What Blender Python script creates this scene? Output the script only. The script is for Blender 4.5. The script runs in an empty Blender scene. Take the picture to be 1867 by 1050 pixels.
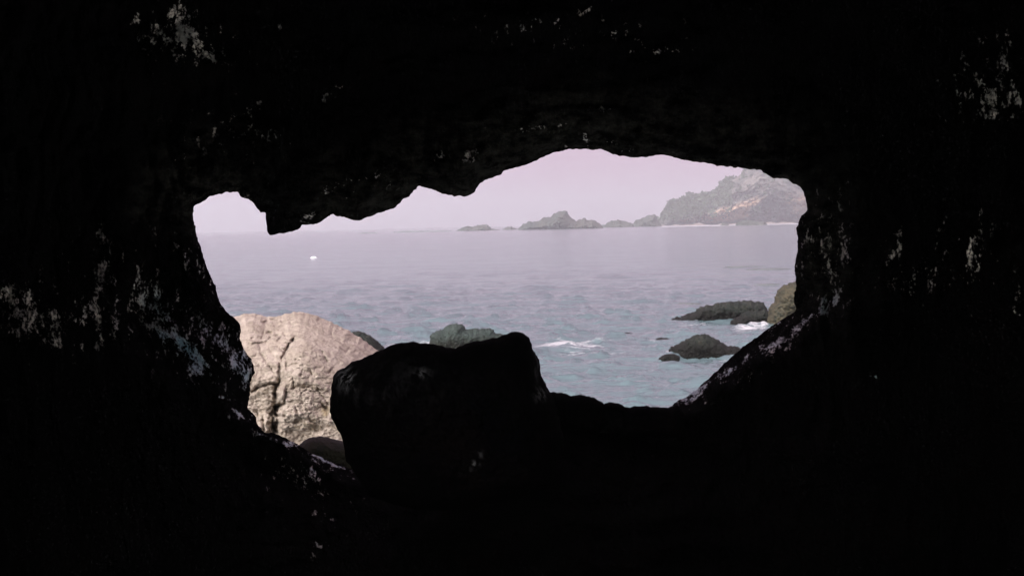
import bpy, math, random
import numpy as np
R = math.radians
C = bpy.context.scene.collection
SC = bpy.context.scene

# ------------------------------------------------------------------ camera
F = 2200.0                       # focal length in photo pixels (photo 1867 x 1050)
CAM = np.array([0.0, 0.0, 6.0])  # eye, 6 m above the sea
PITCH = math.atan(115.0 / F)
ROLL = R(1.17)
fw = np.array([0, math.cos(PITCH), -math.sin(PITCH)])
r0 = np.array([1.0, 0, 0])
u0 = np.cross(r0, fw)
RT = math.cos(ROLL) * r0 - math.sin(ROLL) * u0
UP = math.sin(ROLL) * r0 + math.cos(ROLL) * u0
cam_d = bpy.data.cameras.new('camera')
cam = bpy.data.objects.new('camera', cam_d)
C.objects.link(cam)
from mathutils import Matrix, Vector
M4 = Matrix.Identity(4)
for i in range(3):
    M4[i][0], M4[i][1], M4[i][2], M4[i][3] = RT[i], UP[i], -fw[i], CAM[i]
cam.matrix_world = M4
cam_d.sensor_width = 36
cam_d.lens = 36 * F / 1867
cam_d.clip_start = 0.05
cam_d.clip_end = 40000
SC.camera = cam

# ------------------------------------------------------------------ world, sun, exposure
SUN_EL, SUN_AZ = R(24), R(212)      # azimuth measured from +Y towards +X : behind, to the left
OVERCAST = (6.6, 4.0, 5.7, 1); GLOW = (82, 80, 80, 1)
w = bpy.data.worlds.new("World"); SC.world = w
w.use_nodes = True
nt = w.node_tree; nt.nodes.clear()
wo = nt.nodes.new('ShaderNodeOutputWorld'); bg = nt.nodes.new('ShaderNodeBackground')
sky = nt.nodes.new('ShaderNodeTexSky'); sky.sky_type = 'NISHITA'; sky.sun_disc = False
sky.sun_elevation = SUN_EL; sky.sun_rotation = SUN_AZ
sky.dust_density = 3.0; sky.air_density = 1.0
mx = nt.nodes.new('ShaderNodeMix'); mx.data_type = 'RGBA'
mx.inputs[0].default_value = 0.88
nt.links.new(sky.outputs[0], mx.inputs[6])
# high thin overcast, lilac, glow added behind the viewer to light the cave
tcw = nt.nodes.new('ShaderNodeTexCoord'); dt = nt.nodes.new('ShaderNodeVectorMath'); dt.operation = 'DOT_PRODUCT'
dt.inputs[1].default_value = (math.sin(SUN_AZ) * math.cos(SUN_EL), math.cos(SUN_AZ) * math.cos(SUN_EL), math.sin(SUN_EL))
nt.links.new(tcw.outputs['Generated'], dt.inputs[0])
mr = nt.nodes.new('ShaderNodeMapRange'); mr.interpolation_type = 'SMOOTHSTEP'
mr.inputs['From Min'].default_value = 0.5; mr.inputs['From Max'].default_value = 1.0
nt.links.new(dt.outputs['Value'], mr.inputs['Value'])
gl = nt.nodes.new('ShaderNodeMix'); gl.data_type = 'RGBA'
gl.inputs[6].default_value = OVERCAST; gl.inputs[7].default_value = GLOW
nt.links.new(mr.outputs[0], gl.inputs[0]); nt.links.new(gl.outputs[2], mx.inputs[7])
nt.links.new(mx.outputs[2], bg.inputs[0])
bg.inputs[1].default_value = 0.10
nt.links.new(bg.outputs[0], wo.inputs[0])
sd = bpy.data.lights.new('sun', 'SUN'); so = bpy.data.objects.new('sun', sd); C.objects.link(so)
sd.energy = 0.9; sd.angle = R(10); sd.color = (1.0, 0.93, 0.84)
sdir = Vector((math.sin(SUN_AZ) * math.cos(SUN_EL), math.cos(SUN_AZ) * math.cos(SUN_EL), math.sin(SUN_EL)))
so.rotation_euler = sdir.to_track_quat('Z', 'Y').to_euler()
SC.view_settings.view_transform = 'Standard'
SC.view_settings.look = 'None'
SC.view_settings.exposure = 0.0
SC.view_settings.gamma = 1.0
SC.render.engine = 'CYCLES'
SC.cycles.volume_bounces = 2
SC.cycles.max_bounces = 8
SC.cycles.use_denoising = True
SC.cycles.sample_clamp_indirect = 4.0

# ------------------------------------------------------------------ helpers
def horizon(x):
    return 410.0 - 0.0204 * (x - 933.0)

def rays(px):
    px = np.asarray(px, float)
    return fw + ((px[..., 0:1] - 933.5) / F) * RT - ((px[..., 1:2] - 525.0) / F) * UP

def world_pt(px, depth):
    d = np.asarray(depth, float)
    return CAM + rays(px) * d[..., None]

def sea_depth(x, y):
    """distance ahead at which the sea surface is seen at this place"""
    return -CAM[2] / rays(np.array([x, y], float))[2]

def _hash(ix, iy, iz, seed):
    h = (ix.astype(np.uint32) * np.uint32(374761393) + iy.astype(np.uint32) * np.uint32(668265263)
         + iz.astype(np.uint32) * np.uint32(2147483647) + np.uint32(seed) * np.uint32(1274126177))
    h ^= h >> np.uint32(13); h *= np.uint32(1103515245); h ^= h >> np.uint32(16); h *= np.uint32(2654435769); h ^= h >> np.uint32(15)
    return h

def noise(p, seed=0):
    """gradient noise, p (N,3) -> about -1..1"""
    p = np.asarray(p, float)
    i = np.floor(p); f = p - i; i = i.astype(np.int64)
    u = f * f * f * (f * (f * 6 - 15) + 10)
    out = 0
    for dx in (0, 1):
        for dy in (0, 1):
            for dz in (0, 1):
                h = _hash(i[:, 0] + dx, i[:, 1] + dy, i[:, 2] + dz, seed)
                a = (h & np.uint32(1023)) / 1023.0 * 2 * math.pi
                z = ((h >> np.uint32(10)) & np.uint32(1023)) / 511.5 - 1
                r = np.sqrt(np.maximum(0, 1 - z * z))
                g = r * np.cos(a) * (f[:, 0] - dx) + r * np.sin(a) * (f[:, 1] - dy) + z * (f[:, 2] - dz)
                wx = u[:, 0] if dx else 1 - u[:, 0]
                wy = u[:, 1] if dy else 1 - u[:, 1]
                wz = u[:, 2] if dz else 1 - u[:, 2]
                out = out + g * wx * wy * wz
    return out * 1.6

def fbm(p, octaves=5, seed=0, gain=0.5, lac=2.03, ridged=False):
    a, s, n = 1.0, 0, 0
    p = np.array(p, float)
    for k in range(octaves):
        v = noise(p, seed + k * 17)
        if ridged: v = 1 - 2 * np.abs(v)
        s = s + a * v; n += a
        a *= gain; p = p * lac + 11.3
    return s / n

def densify(poly, step=6.0, jitter=0.0, seed=1, closed=True, jf=1.0):
    poly = np.array(poly, float); out = []
    n = len(poly)
    for i in range(n if closed else n - 1):
        a, b = poly[i], poly[(i + 1) % n]
        k = max(1, int(np.hypot(*(b - a)) / step))
        for j in range(k): out.append(a + (b - a) * j / k)
    if not closed: out.append(poly[-1])
    out = np.array(out)
    if jitter:
        t = np.stack([out[:, 0] / 9.0 * jf, out[:, 1] / 9.0 * jf, np.full(len(out), seed * 3.7)], 1)
        out[:, 0] += jitter * fbm(t, 3, seed); out[:, 1] += jitter * fbm(t + 50, 3, seed + 5)
    return out

def seg_dist(P, poly, closed=True):
    """distance to polyline, nearest point"""
    A = poly; B = np.roll(poly, -1, 0)
    if not closed: A, B = poly[:-1], poly[1:]
    best = np.full(len(P), 1e18); near = np.zeros_like(P)
    for a, b in zip(A, B):
        d = b - a; L = max(d @ d, 1e-12)
        t = np.clip(((P - a) @ d) / L, 0, 1)
        q = a + t[:, None] * d
        dd = ((P - q) ** 2).sum(1)
        m = dd < best
        best[m] = dd[m]; near[m] = q[m]
    return np.sqrt(best), near

def inside_poly(P, poly):
    A = poly; B = np.roll(poly, -1, 0)
    ins = np.zeros(len(P), bool)
    for a, b in zip(A, B):
        c = ((a[1] > P[:, 1]) != (b[1] > P[:, 1]))
        if a[1] == b[1]: continue
        xi = (b[0] - a[0]) * (P[:, 1] - a[1]) / (b[1] - a[1]) + a[0]
        ins ^= (c & (P[:, 0] < xi))
    return ins

def grid_region(poly, step, bounds, solid_inside=True):
    x0, y0, x1, y1 = bounds
    xs = np.arange(x0, x1 + 1e-6, step); ys = np.arange(y0, y1 + 1e-6, step)
    nx, ny = len(xs), len(ys)
    X, Y = np.meshgrid(xs, ys)
    P = np.stack([X.ravel(), Y.ravel()], 1)
    # distances only where useful (bounding box test keeps it cheap)
    dist, near = seg_dist(P, poly)
    ins = inside_poly(P, poly)
    s = np.where(ins == solid_inside, dist, -dist)
    keep = (s > 0.35 * step).reshape(ny, nx)
    K = np.pad(keep, 1)
    nb = np.zeros_like(keep)
    for dy in (0, 1, 2):
        for dx in (0, 1, 2):
            nb |= K[dy:dy + ny, dx:dx + nx]
    snap = (~keep) & nb
    P2 = P.copy(); sf = snap.ravel()
    P2[sf] = near[sf]
    s2 = np.where(sf, 0.0, s)
    use = keep | snap
    idx = np.arange(nx * ny).reshape(ny, nx)
    q = np.stack([idx[:-1, :-1], idx[1:, :-1], idx[1:, 1:], idx[:-1, 1:]], -1).reshape(-1, 4)
    u = use.ravel(); k = keep.ravel()
    ok = u[q].all(1) & k[q].any(1)
    q = q[ok]
    remap = -np.ones(nx * ny, int); used = np.unique(q); remap[used] = np.arange(len(used))
    return P2[used], s2[used], remap[q], sf[used]

def boundary(quads):
    e = np.concatenate([quads[:, [0, 1]], quads[:, [1, 2]], quads[:, [2, 3]], quads[:, [3, 0]]])
    n = quads.max() + 1
    key = np.minimum(e[:, 0], e[:, 1]).astype(np.int64) * n + np.maximum(e[:, 0], e[:, 1])
    _, inv, cnt = np.unique(key, return_inverse=True, return_counts=True)
    return e[cnt[inv] == 1]

def make_mesh(name, V, Fs, mat, attrs=None, smooth=True):
    me = bpy.data.meshes.new(name)
    V = np.asarray(V, float)
    quads = np.asarray(Fs, np.int32)
    me.vertices.add(len(V)); me.vertices.foreach_set('co', V.ravel())
    nf, k = quads.shape
    me.loops.add(nf * k); me.loops.foreach_set('vertex_index', quads.ravel())
    me.polygons.add(nf)
    me.polygons.foreach_set('loop_start', np.arange(0, nf * k, k, dtype=np.int32))
    me.polygons.foreach_set('loop_total', np.full(nf, k, np.int32))
    me.update(calc_edges=True)
    if attrs:
        for an, av in attrs.items():
            if np.ndim(av) == 2:
                a = me.attributes.new(an, 'FLOAT_VECTOR', 'POINT'); a.data.foreach_set('vector', np.asarray(av, np.float32).ravel()); continue
            a = me.attributes.new(an, 'FLOAT', 'POINT'); a.data.foreach_set('value', np.asarray(av, np.float32))
    me.validate()
    if smooth: me.polygons.foreach_set('use_smooth', np.ones(len(me.polygons), bool))
    me.materials.append(mat)
    o = bpy.data.objects.new(name, me); C.objects.link(o)
    return o

def tag(o, label, cat, group=None, kind=None):
    o['label'] = label; o['category'] = cat
    if group: o['group'] = group
    if kind: o['kind'] = kind
    return o

def struct(o, label, cat):
    return tag(o, label, cat, kind='structure')

# ------------------------------------------------------------------ materials
class NB:
    def __init__(self, name):
        self.m = bpy.data.materials.new(name); self.m.use_nodes = True
        self.t = self.m.node_tree; self.b = self.t.nodes['Principled BSDF']
        self.geo = self.t.nodes.new('ShaderNodeTexCoord').outputs['Object']
    def n(self, typ, **kw):
        nd = self.t.nodes.new(typ)
        for k, v in kw.items(): setattr(nd, k, v)
        return nd
    def L(self, a, b): self.t.links.new(a, b)
    def noise(self, scale, detail=6, rough=0.55, vec=None, stretch=None, dist=0.0):
        v = vec or self.geo
        if stretch:
            mp = self.n('ShaderNodeMapping'); mp.inputs['Scale'].default_value = stretch
            self.L(v, mp.inputs[0]); v = mp.outputs[0]
        nd = self.n('ShaderNodeTexNoise'); nd.inputs['Scale'].default_value = scale
        nd.inputs['Detail'].default_value = detail; nd.inputs['Roughness'].default_value = rough
        nd.inputs['Distortion'].default_value = dist
        self.L(v, nd.inputs['Vector']); return nd.outputs[0]
    def voro(self, scale, stretch=None, feature='DISTANCE_TO_EDGE'):
        v = self.geo
        if stretch:
            mp = self.n('ShaderNodeMapping'); mp.inputs['Scale'].default_value = stretch
            self.L(v, mp.inputs[0]); v = mp.outputs[0]
        nd = self.n('ShaderNodeTexVoronoi'); nd.feature = feature; nd.inputs['Scale'].default_value = scale
        self.L(v, nd.inputs['Vector']); return nd.outputs['Distance']
    def ramp(self, fac, stops):
        nd = self.n('ShaderNodeValToRGB'); cr = nd.color_ramp
        while len(cr.elements) < len(stops): cr.elements.new(0.5)
        for e, (p, c) in zip(cr.elements, stops):
            e.position = p; e.color = (c, c, c, 1) if isinstance(c, (int, float)) else (*c, 1)
        self.L(fac, nd.inputs[0]); return nd.outputs[0]
    def math(self, op, a, b=None):
        nd = self.n('ShaderNodeMath', operation=op)
        for i, x in enumerate((a, b)):
            if x is None: continue
            if isinstance(x, (int, float)): nd.inputs[i].default_value = x
            else: self.L(x, nd.inputs[i])
        return nd.outputs[0]
    def mix(self, fac, a, b):
        nd = self.n('ShaderNodeMix', data_type='RGBA')
        for i, x in ((0, fac), (6, a), (7, b)):
            if isinstance(x, (int, float)): nd.inputs[i].default_value = x
            elif isinstance(x, tuple): nd.inputs[i].default_value = (*x, 1)
            else: self.L(x, nd.inputs[i])
        return nd.outputs[2]
    def attr(self, name):
        nd = self.n('ShaderNodeAttribute'); nd.attribute_name = name; return nd.outputs['Fac']
    def bump(self, h, dist, strength=1.0, prev=None):
        nd = self.n('ShaderNodeBump'); nd.inputs['Distance'].default_value = dist
        nd.inputs['Strength'].default_value = strength
        self.L(h, nd.inputs['Height'])
        if prev is not None: self.L(prev, nd.inputs['Normal'])
        return nd.outputs[0]
    def set(self, key, v):
        if isinstance(v, (int, float)): self.b.inputs[key].default_value = v
        elif isinstance(v, tuple): self.b.inputs[key].default_value = (*v, 1)
        else: self.L(v, self.b.inputs[key])

def mat_cave():
    k = NB('cave_rock')
    pale = k.attr('pale'); sheen_tint = k.attr('sheen_tint'); green = k.attr('green')
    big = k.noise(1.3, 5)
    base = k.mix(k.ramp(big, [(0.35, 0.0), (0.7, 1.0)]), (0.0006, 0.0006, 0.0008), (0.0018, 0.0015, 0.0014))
    # broken pale mineral crust and painted highlights where the attribute asks for it
    ra = k.n('ShaderNodeAttribute'); ra.attribute_name = 'rest'; rv = ra.outputs['Vector']
    sp = k.noise(15.0, 3, 0.6, vec=rv, stretch=(1.0, 0.5, 1.0), dist=0.4)
    fine = k.noise(46.0, 2, 0.6, vec=rv, stretch=(1.0, 0.75, 1.0))
    streak = k.noise(13.0, 2, 0.5, vec=rv, stretch=(1.0, 0.16, 1.0))
    s = k.math('ADD', k.math('ADD', k.math('MULTIPLY', sp, 0.42), k.math('MULTIPLY', fine, 0.33)), k.math('MULTIPLY', streak, 0.25))
    s = k.math('MULTIPLY', k.math('SUBTRACT', s, 0.38), 4.2)
    th = k.math('SUBTRACT', k.math('SUBTRACT', 1.05, k.math('MULTIPLY', pale, 0.68)), k.math('MULTIPLY', sheen_tint, 0.16))
    mask = k.math('MULTIPLY', k.math('SUBTRACT', s, th), 2.6)
    mask = k.math('MINIMUM', k.math('MAXIMUM', mask, 0.0), 1.0)
    mask = k.math('MULTIPLY', mask, k.math('MINIMUM', k.math('MULTIPLY', pale, 3.0), 1.0))
    tint = k.mix(k.noise(5.0, 3), (0.74, 0.66, 0.54), (0.60, 0.59, 0.54))
    tint = k.mix(sheen_tint, tint, (0.24, 0.46, 0.56))  # teal sheen of the skylight painted into the base colour
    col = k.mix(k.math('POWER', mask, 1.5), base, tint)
    gm = k.math('MULTIPLY', green, k.ramp(k.noise(7, 7, 0.75, vec=rv, stretch=(0.6, 1.2, 1.0)), [(0.42, 0.0), (0.66, 1.0)]))
    col = k.mix(gm, col, (0.055, 0.054, 0.045))
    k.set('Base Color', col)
    k.set('Roughness', k.math('SUBTRACT', 0.9, k.math('MULTIPLY', mask, 0.60)))
    k.set('Specular IOR Level', k.math('ADD', 0.003, k.math('MULTIPLY', mask, 0.9)))
    h = k.math('ADD', k.noise(4, 8, 0.6), k.math('MULTIPLY', k.noise(26, 5, 0.6), 0.35))
    hr = k.math('ADD', k.noise(9.0, 5, 0.7, vec=rv, stretch=(1.0, 0.5, 1.0)), k.math('MULTIPLY', k.noise(42.0, 3, 0.7, vec=rv), 0.3))
    k.set('Normal', k.bump(hr, 0.30, 1.0, k.bump(h, 0.16, 1.0)))
    return k.m

def mat_dark():
    k = NB('dark_boulder_rock')
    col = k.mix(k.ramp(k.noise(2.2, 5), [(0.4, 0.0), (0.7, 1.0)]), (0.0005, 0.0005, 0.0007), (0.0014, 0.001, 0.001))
    sp = k.ramp(k.noise(16, 6, 0.7), [(0.70, 0.0), (0.76, 1.0)])
    col = k.mix(k.math('MULTIPLY', sp, 0.35), col, (0.05, 0.05, 0.05))
    col = k.mix(k.math('MULTIPLY', k.attr('tan'), k.ramp(k.noise(11, 6, 0.75, stretch=(1, 1, .5)), [(0.47, 0.0), (0.62, 1.0)])), col, (0.30, 0.30, 0.31))  # grey dabs paint a faint sheen into the boulder's colour
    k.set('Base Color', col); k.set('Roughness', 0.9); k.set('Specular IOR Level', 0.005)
    k.set('Normal', k.bump(k.noise(7, 8, 0.6), 0.06, 0.8))
    return k.m

def mat_rock(name, ca, cb, cc, s1, s2, bump_d, rough=0.85, stretch=None, crack=None, tan=None, spec=0.3, tide=None):
    k = NB(name)
    n1 = k.noise(s1, 6, 0.6, stretch=stretch); n2 = k.noise(s2, 8, 0.68, stretch=stretch)
    col = k.mix(k.ramp(n1, [(0.38, 0.0), (0.62, 1.0)]), ca, cb)
    col = k.mix(k.ramp(n2, [(0.46, 0.0), (0.66, 1.0)]), col, cc)
    if tan is not None:
        t = k.attr('tan')
        m = k.math('MINIMUM', k.math('MAXIMUM', k.math('MULTIPLY', k.math('ADD', k.math('SUBTRACT', n2, 0.85), t), 2.4), 0.0), 1.0)
        col = k.mix(m, col, tan)
    h = k.math('ADD', n2, k.math('MULTIPLY', k.noise(s2 * 3.5, 5, 0.6), 0.3))
    nrm = k.bump(h, bump_d, 0.9)
    if crack:
        v = k.voro(crack[0], stretch=crack[1])
        cr = k.ramp(v, [(0.0, 0.0), (crack[2], 1.0)])
        nrm = k.bump(cr, bump_d * 1.2, 0.8, nrm)
    if tide:
        gp = k.n('ShaderNodeNewGeometry').outputs['Position']; sp = k.n('ShaderNodeSeparateXYZ'); k.L(gp, sp.inputs[0])
        zz = k.math('ADD', sp.outputs['Z'], k.math('MULTIPLY', k.noise(1.5, 4), -0.7))
        col = k.mix(k.ramp(zz, [(0.0, 1.0), (0.45, 0.0)]), col, tide)
    k.set('Base Color', col); k.set('Roughness', rough); k.set('Specular IOR Level', spec)
    k.set('Normal', nrm)
    return k.m

def mat_sea():
    k = NB('sea_water')
    foam = k.attr('foam')
    n = k.math('ADD', k.math('MULTIPLY', k.noise(1.3, 8, 0.75, stretch=(0.35, 1, 1), dist=0.8), 0.65), k.math('MULTIPLY', k.noise(7, 5, 0.75, stretch=(0.6, 1, 1)), 0.35))
    m = k.math('MULTIPLY', k.math('ADD', k.math('SUBTRACT', k.math('MULTIPLY', n, 3.0), 1.88), foam), 2.4)
    m = k.math('MINIMUM', k.math('MAXIMUM', m, 0.0), 1.0)
    body = k.mix(k.noise(0.06, 4, stretch=(0.4, 1, 1)), (0.105, 0.156, 0.168), (0.122, 0.172, 0.184))
    k.set('Base Color', k.mix(m, body, (0.66, 0.64, 0.66)))
    k.set('Roughness', k.math('ADD', 0.12, k.math('MULTIPLY', m, 0.6)))
    k.b.inputs['IOR'].default_value = 1.333
    h = k.math('ADD', k.noise(0.8, 6, 0.66, stretch=(0.32, 1, 1)), k.math('MULTIPLY', k.noise(3.0, 4, 0.6, stretch=(0.4, 1, 1)), 0.25))
    far = k.math('ADD', k.noise(0.22, 5, 0.65, stretch=(0.35, 1, 1)), k.math('MULTIPLY', k.noise(0.05, 4, 0.6, stretch=(0.3, 1, 1)), 1.6))
    k.set('Normal', k.bump(far, 0.4, 1.0, k.bump(h, 0.15, 1.0)))
    return k.m

CAVE = mat_cave(); DARK = mat_dark(); SEA = mat_sea()
PALE = mat_rock('pale_cliff_rock', (0.39, 0.32, 0.26), (0.50, 0.42, 0.355), (0.29, 0.24, 0.19), 1.6, 5.0, 0.13, 0.9, tan=(0.30, 0.225, 0.12),
                stretch=(1, 1, 1.8))
TAN = mat_rock('tan_sea_rock', (0.05, 0.046, 0.03), (0.085, 0.070, 0.045), (0.02, 0.026, 0.02), 0.5, 2.2, 0.12, 0.9, stretch=(1, 1, 2.2), spec=0.2)
WEED = mat_rock('weedy_sea_rock', (0.026, 0.034, 0.028), (0.012, 0.018, 0.015), (0.060, 0.060, 0.048), 0.9, 4.2, 0.25, 0.8, spec=0.15, tide=(0.015, 0.015, 0.013))
GREY = mat_rock('grey_green_sea_rock', (0.048, 0.066, 0.060), (0.065, 0.084, 0.074), (0.028, 0.038, 0.033), 0.9, 4.0, 0.25, 0.85, spec=0.15, tide=(0.03, 0.032, 0.026))
REEFM = mat_rock('awash_reef_rock', (0.13, 0.14, 0.14), (0.10, 0.11, 0.11), (0.19, 0.20, 0.21), 0.9, 4.2, 0.1, 0.6, spec=0.3)
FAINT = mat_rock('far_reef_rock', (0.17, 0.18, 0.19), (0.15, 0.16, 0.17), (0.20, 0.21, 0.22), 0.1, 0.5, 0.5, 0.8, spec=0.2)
MOSS = mat_rock('mossy_rock', (0.035, 0.035, 0.022), (0.05, 0.045, 0.03), (0.02, 0.024, 0.018), 1.5, 8, 0.05, 0.85, spec=0.2)
ISLE = mat_rock('islet_rock', (0.07, 0.085, 0.075), (0.12, 0.115, 0.10), (0.045, 0.06, 0.05), 0.03, 0.12, 2.5, 0.95, spec=0.1)
HEAD = mat_rock('headland_rock', (0.10, 0.115, 0.105), (0.30, 0.27, 0.24), (0.04, 0.06, 0.05), 0.014, 0.05, 12.0, 0.95, tan=(0.75, 0.52, 0.38), spec=0.1)
BEACH = mat_rock('beach_shingle', (0.38, 0.31, 0.27), (0.28, 0.25, 0.22), (0.12, 0.12, 0.11), 0.02, 0.1, 1.0, 0.95, spec=0.1)

# ------------------------------------------------------------------ the cave
OPEN = [(352,382),(356,374),(369,369),(380,360),(398,354.6),(419,350),(434,350),(438,358),(442,360.5),(454,363),(464.6,374),
 (474,386.8),(484,388),(484.7,400.7),(487,422),(492.7,428),(504.8,427.5),(512.8,425.3),(529,423.5),(546,418),(549,410),
 (571.7,410),(588,402),(604,390.8),(614.6,394),(630.7,396),(644,401.5),(660,402),(671,396),(695,387),(721.7,378),(732,366),
 (745.8,357.8),(762,339.6),(788,345),(815,355.7),(834,359),(839,357),(852.6,358),(862,354),(874,336.4),(885,328.4),
 (914,317.7),(918,311.8),(935.7,308),(965,299),(989,287),(1008,279),(1016,278),(1037.4,271.3),(1056,273.5),(1067,271.3),
 (1080,273.5),(1099,272.7),(1115,280.7),(1128.5,284.7),(1155,286.9),(1182,286),(1200,282.8),(1205.8,281.5),(1217.8,284),
 (1239,290.3),(1266,296),(1292.8,297.6),(1303.5,302),(1327.6,304),(1338,306.4),(1346,304.8),(1359.8,308),(1386.6,310),
 (1400,319),(1410.7,326),(1432,326),(1445.5,333.7),(1458.9,340.4),(1466.9,355),(1471,374),(1471,384.6),(1461.5,392.7),
 (1456,406),(1452,416.8),(1454.8,438),(1453.5,462),(1448,486),(1450.8,507.8),(1451,527),(1448,548),(1451,564),
 (1446.8,570),(1424,583),(1408,593.7),(1386.5,609.8),(1357,631),(1333,650),(1314,668.7),(1295.5,686),(1276.8,703.5),
 (1258,719.6),(1242,727.6),(1228.5,735.7),(1222,746),(1200,752),(1100,756),(1010,752),(960,780),(760,850),
 (700,866),(655,861.5),(626.7,849),(591.4,836.8),(563,822.7),(545.6,812),(521,798),(500,789),(482,789),(469.9,773),
 (464.6,755.8),(451,743.7),(454,727.6),(456,716.6),(456,697.8),(464.7,679),(459.5,656.6),(445.8,637.8),(437,617),
 (439,600),(435.5,588),(411.5,565.8),(397.8,547),(394,524.6),(380.7,497),(372,469.7),(363.5,445.7),(356.7,421.7),(351.5,394)]

def gauss(P, cx, cy, rx, ry, ang=0.0, p=2.0):
    a = R(ang); dx, dy = P[:, 0] - cx, P[:, 1] - cy
    u = (dx * math.cos(a) + dy * math.sin(a)) / rx; v = (-dx * math.sin(a) + dy * math.cos(a)) / ry
    return np.exp(-(np.abs(u) ** p + np.abs(v) ** p))

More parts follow.
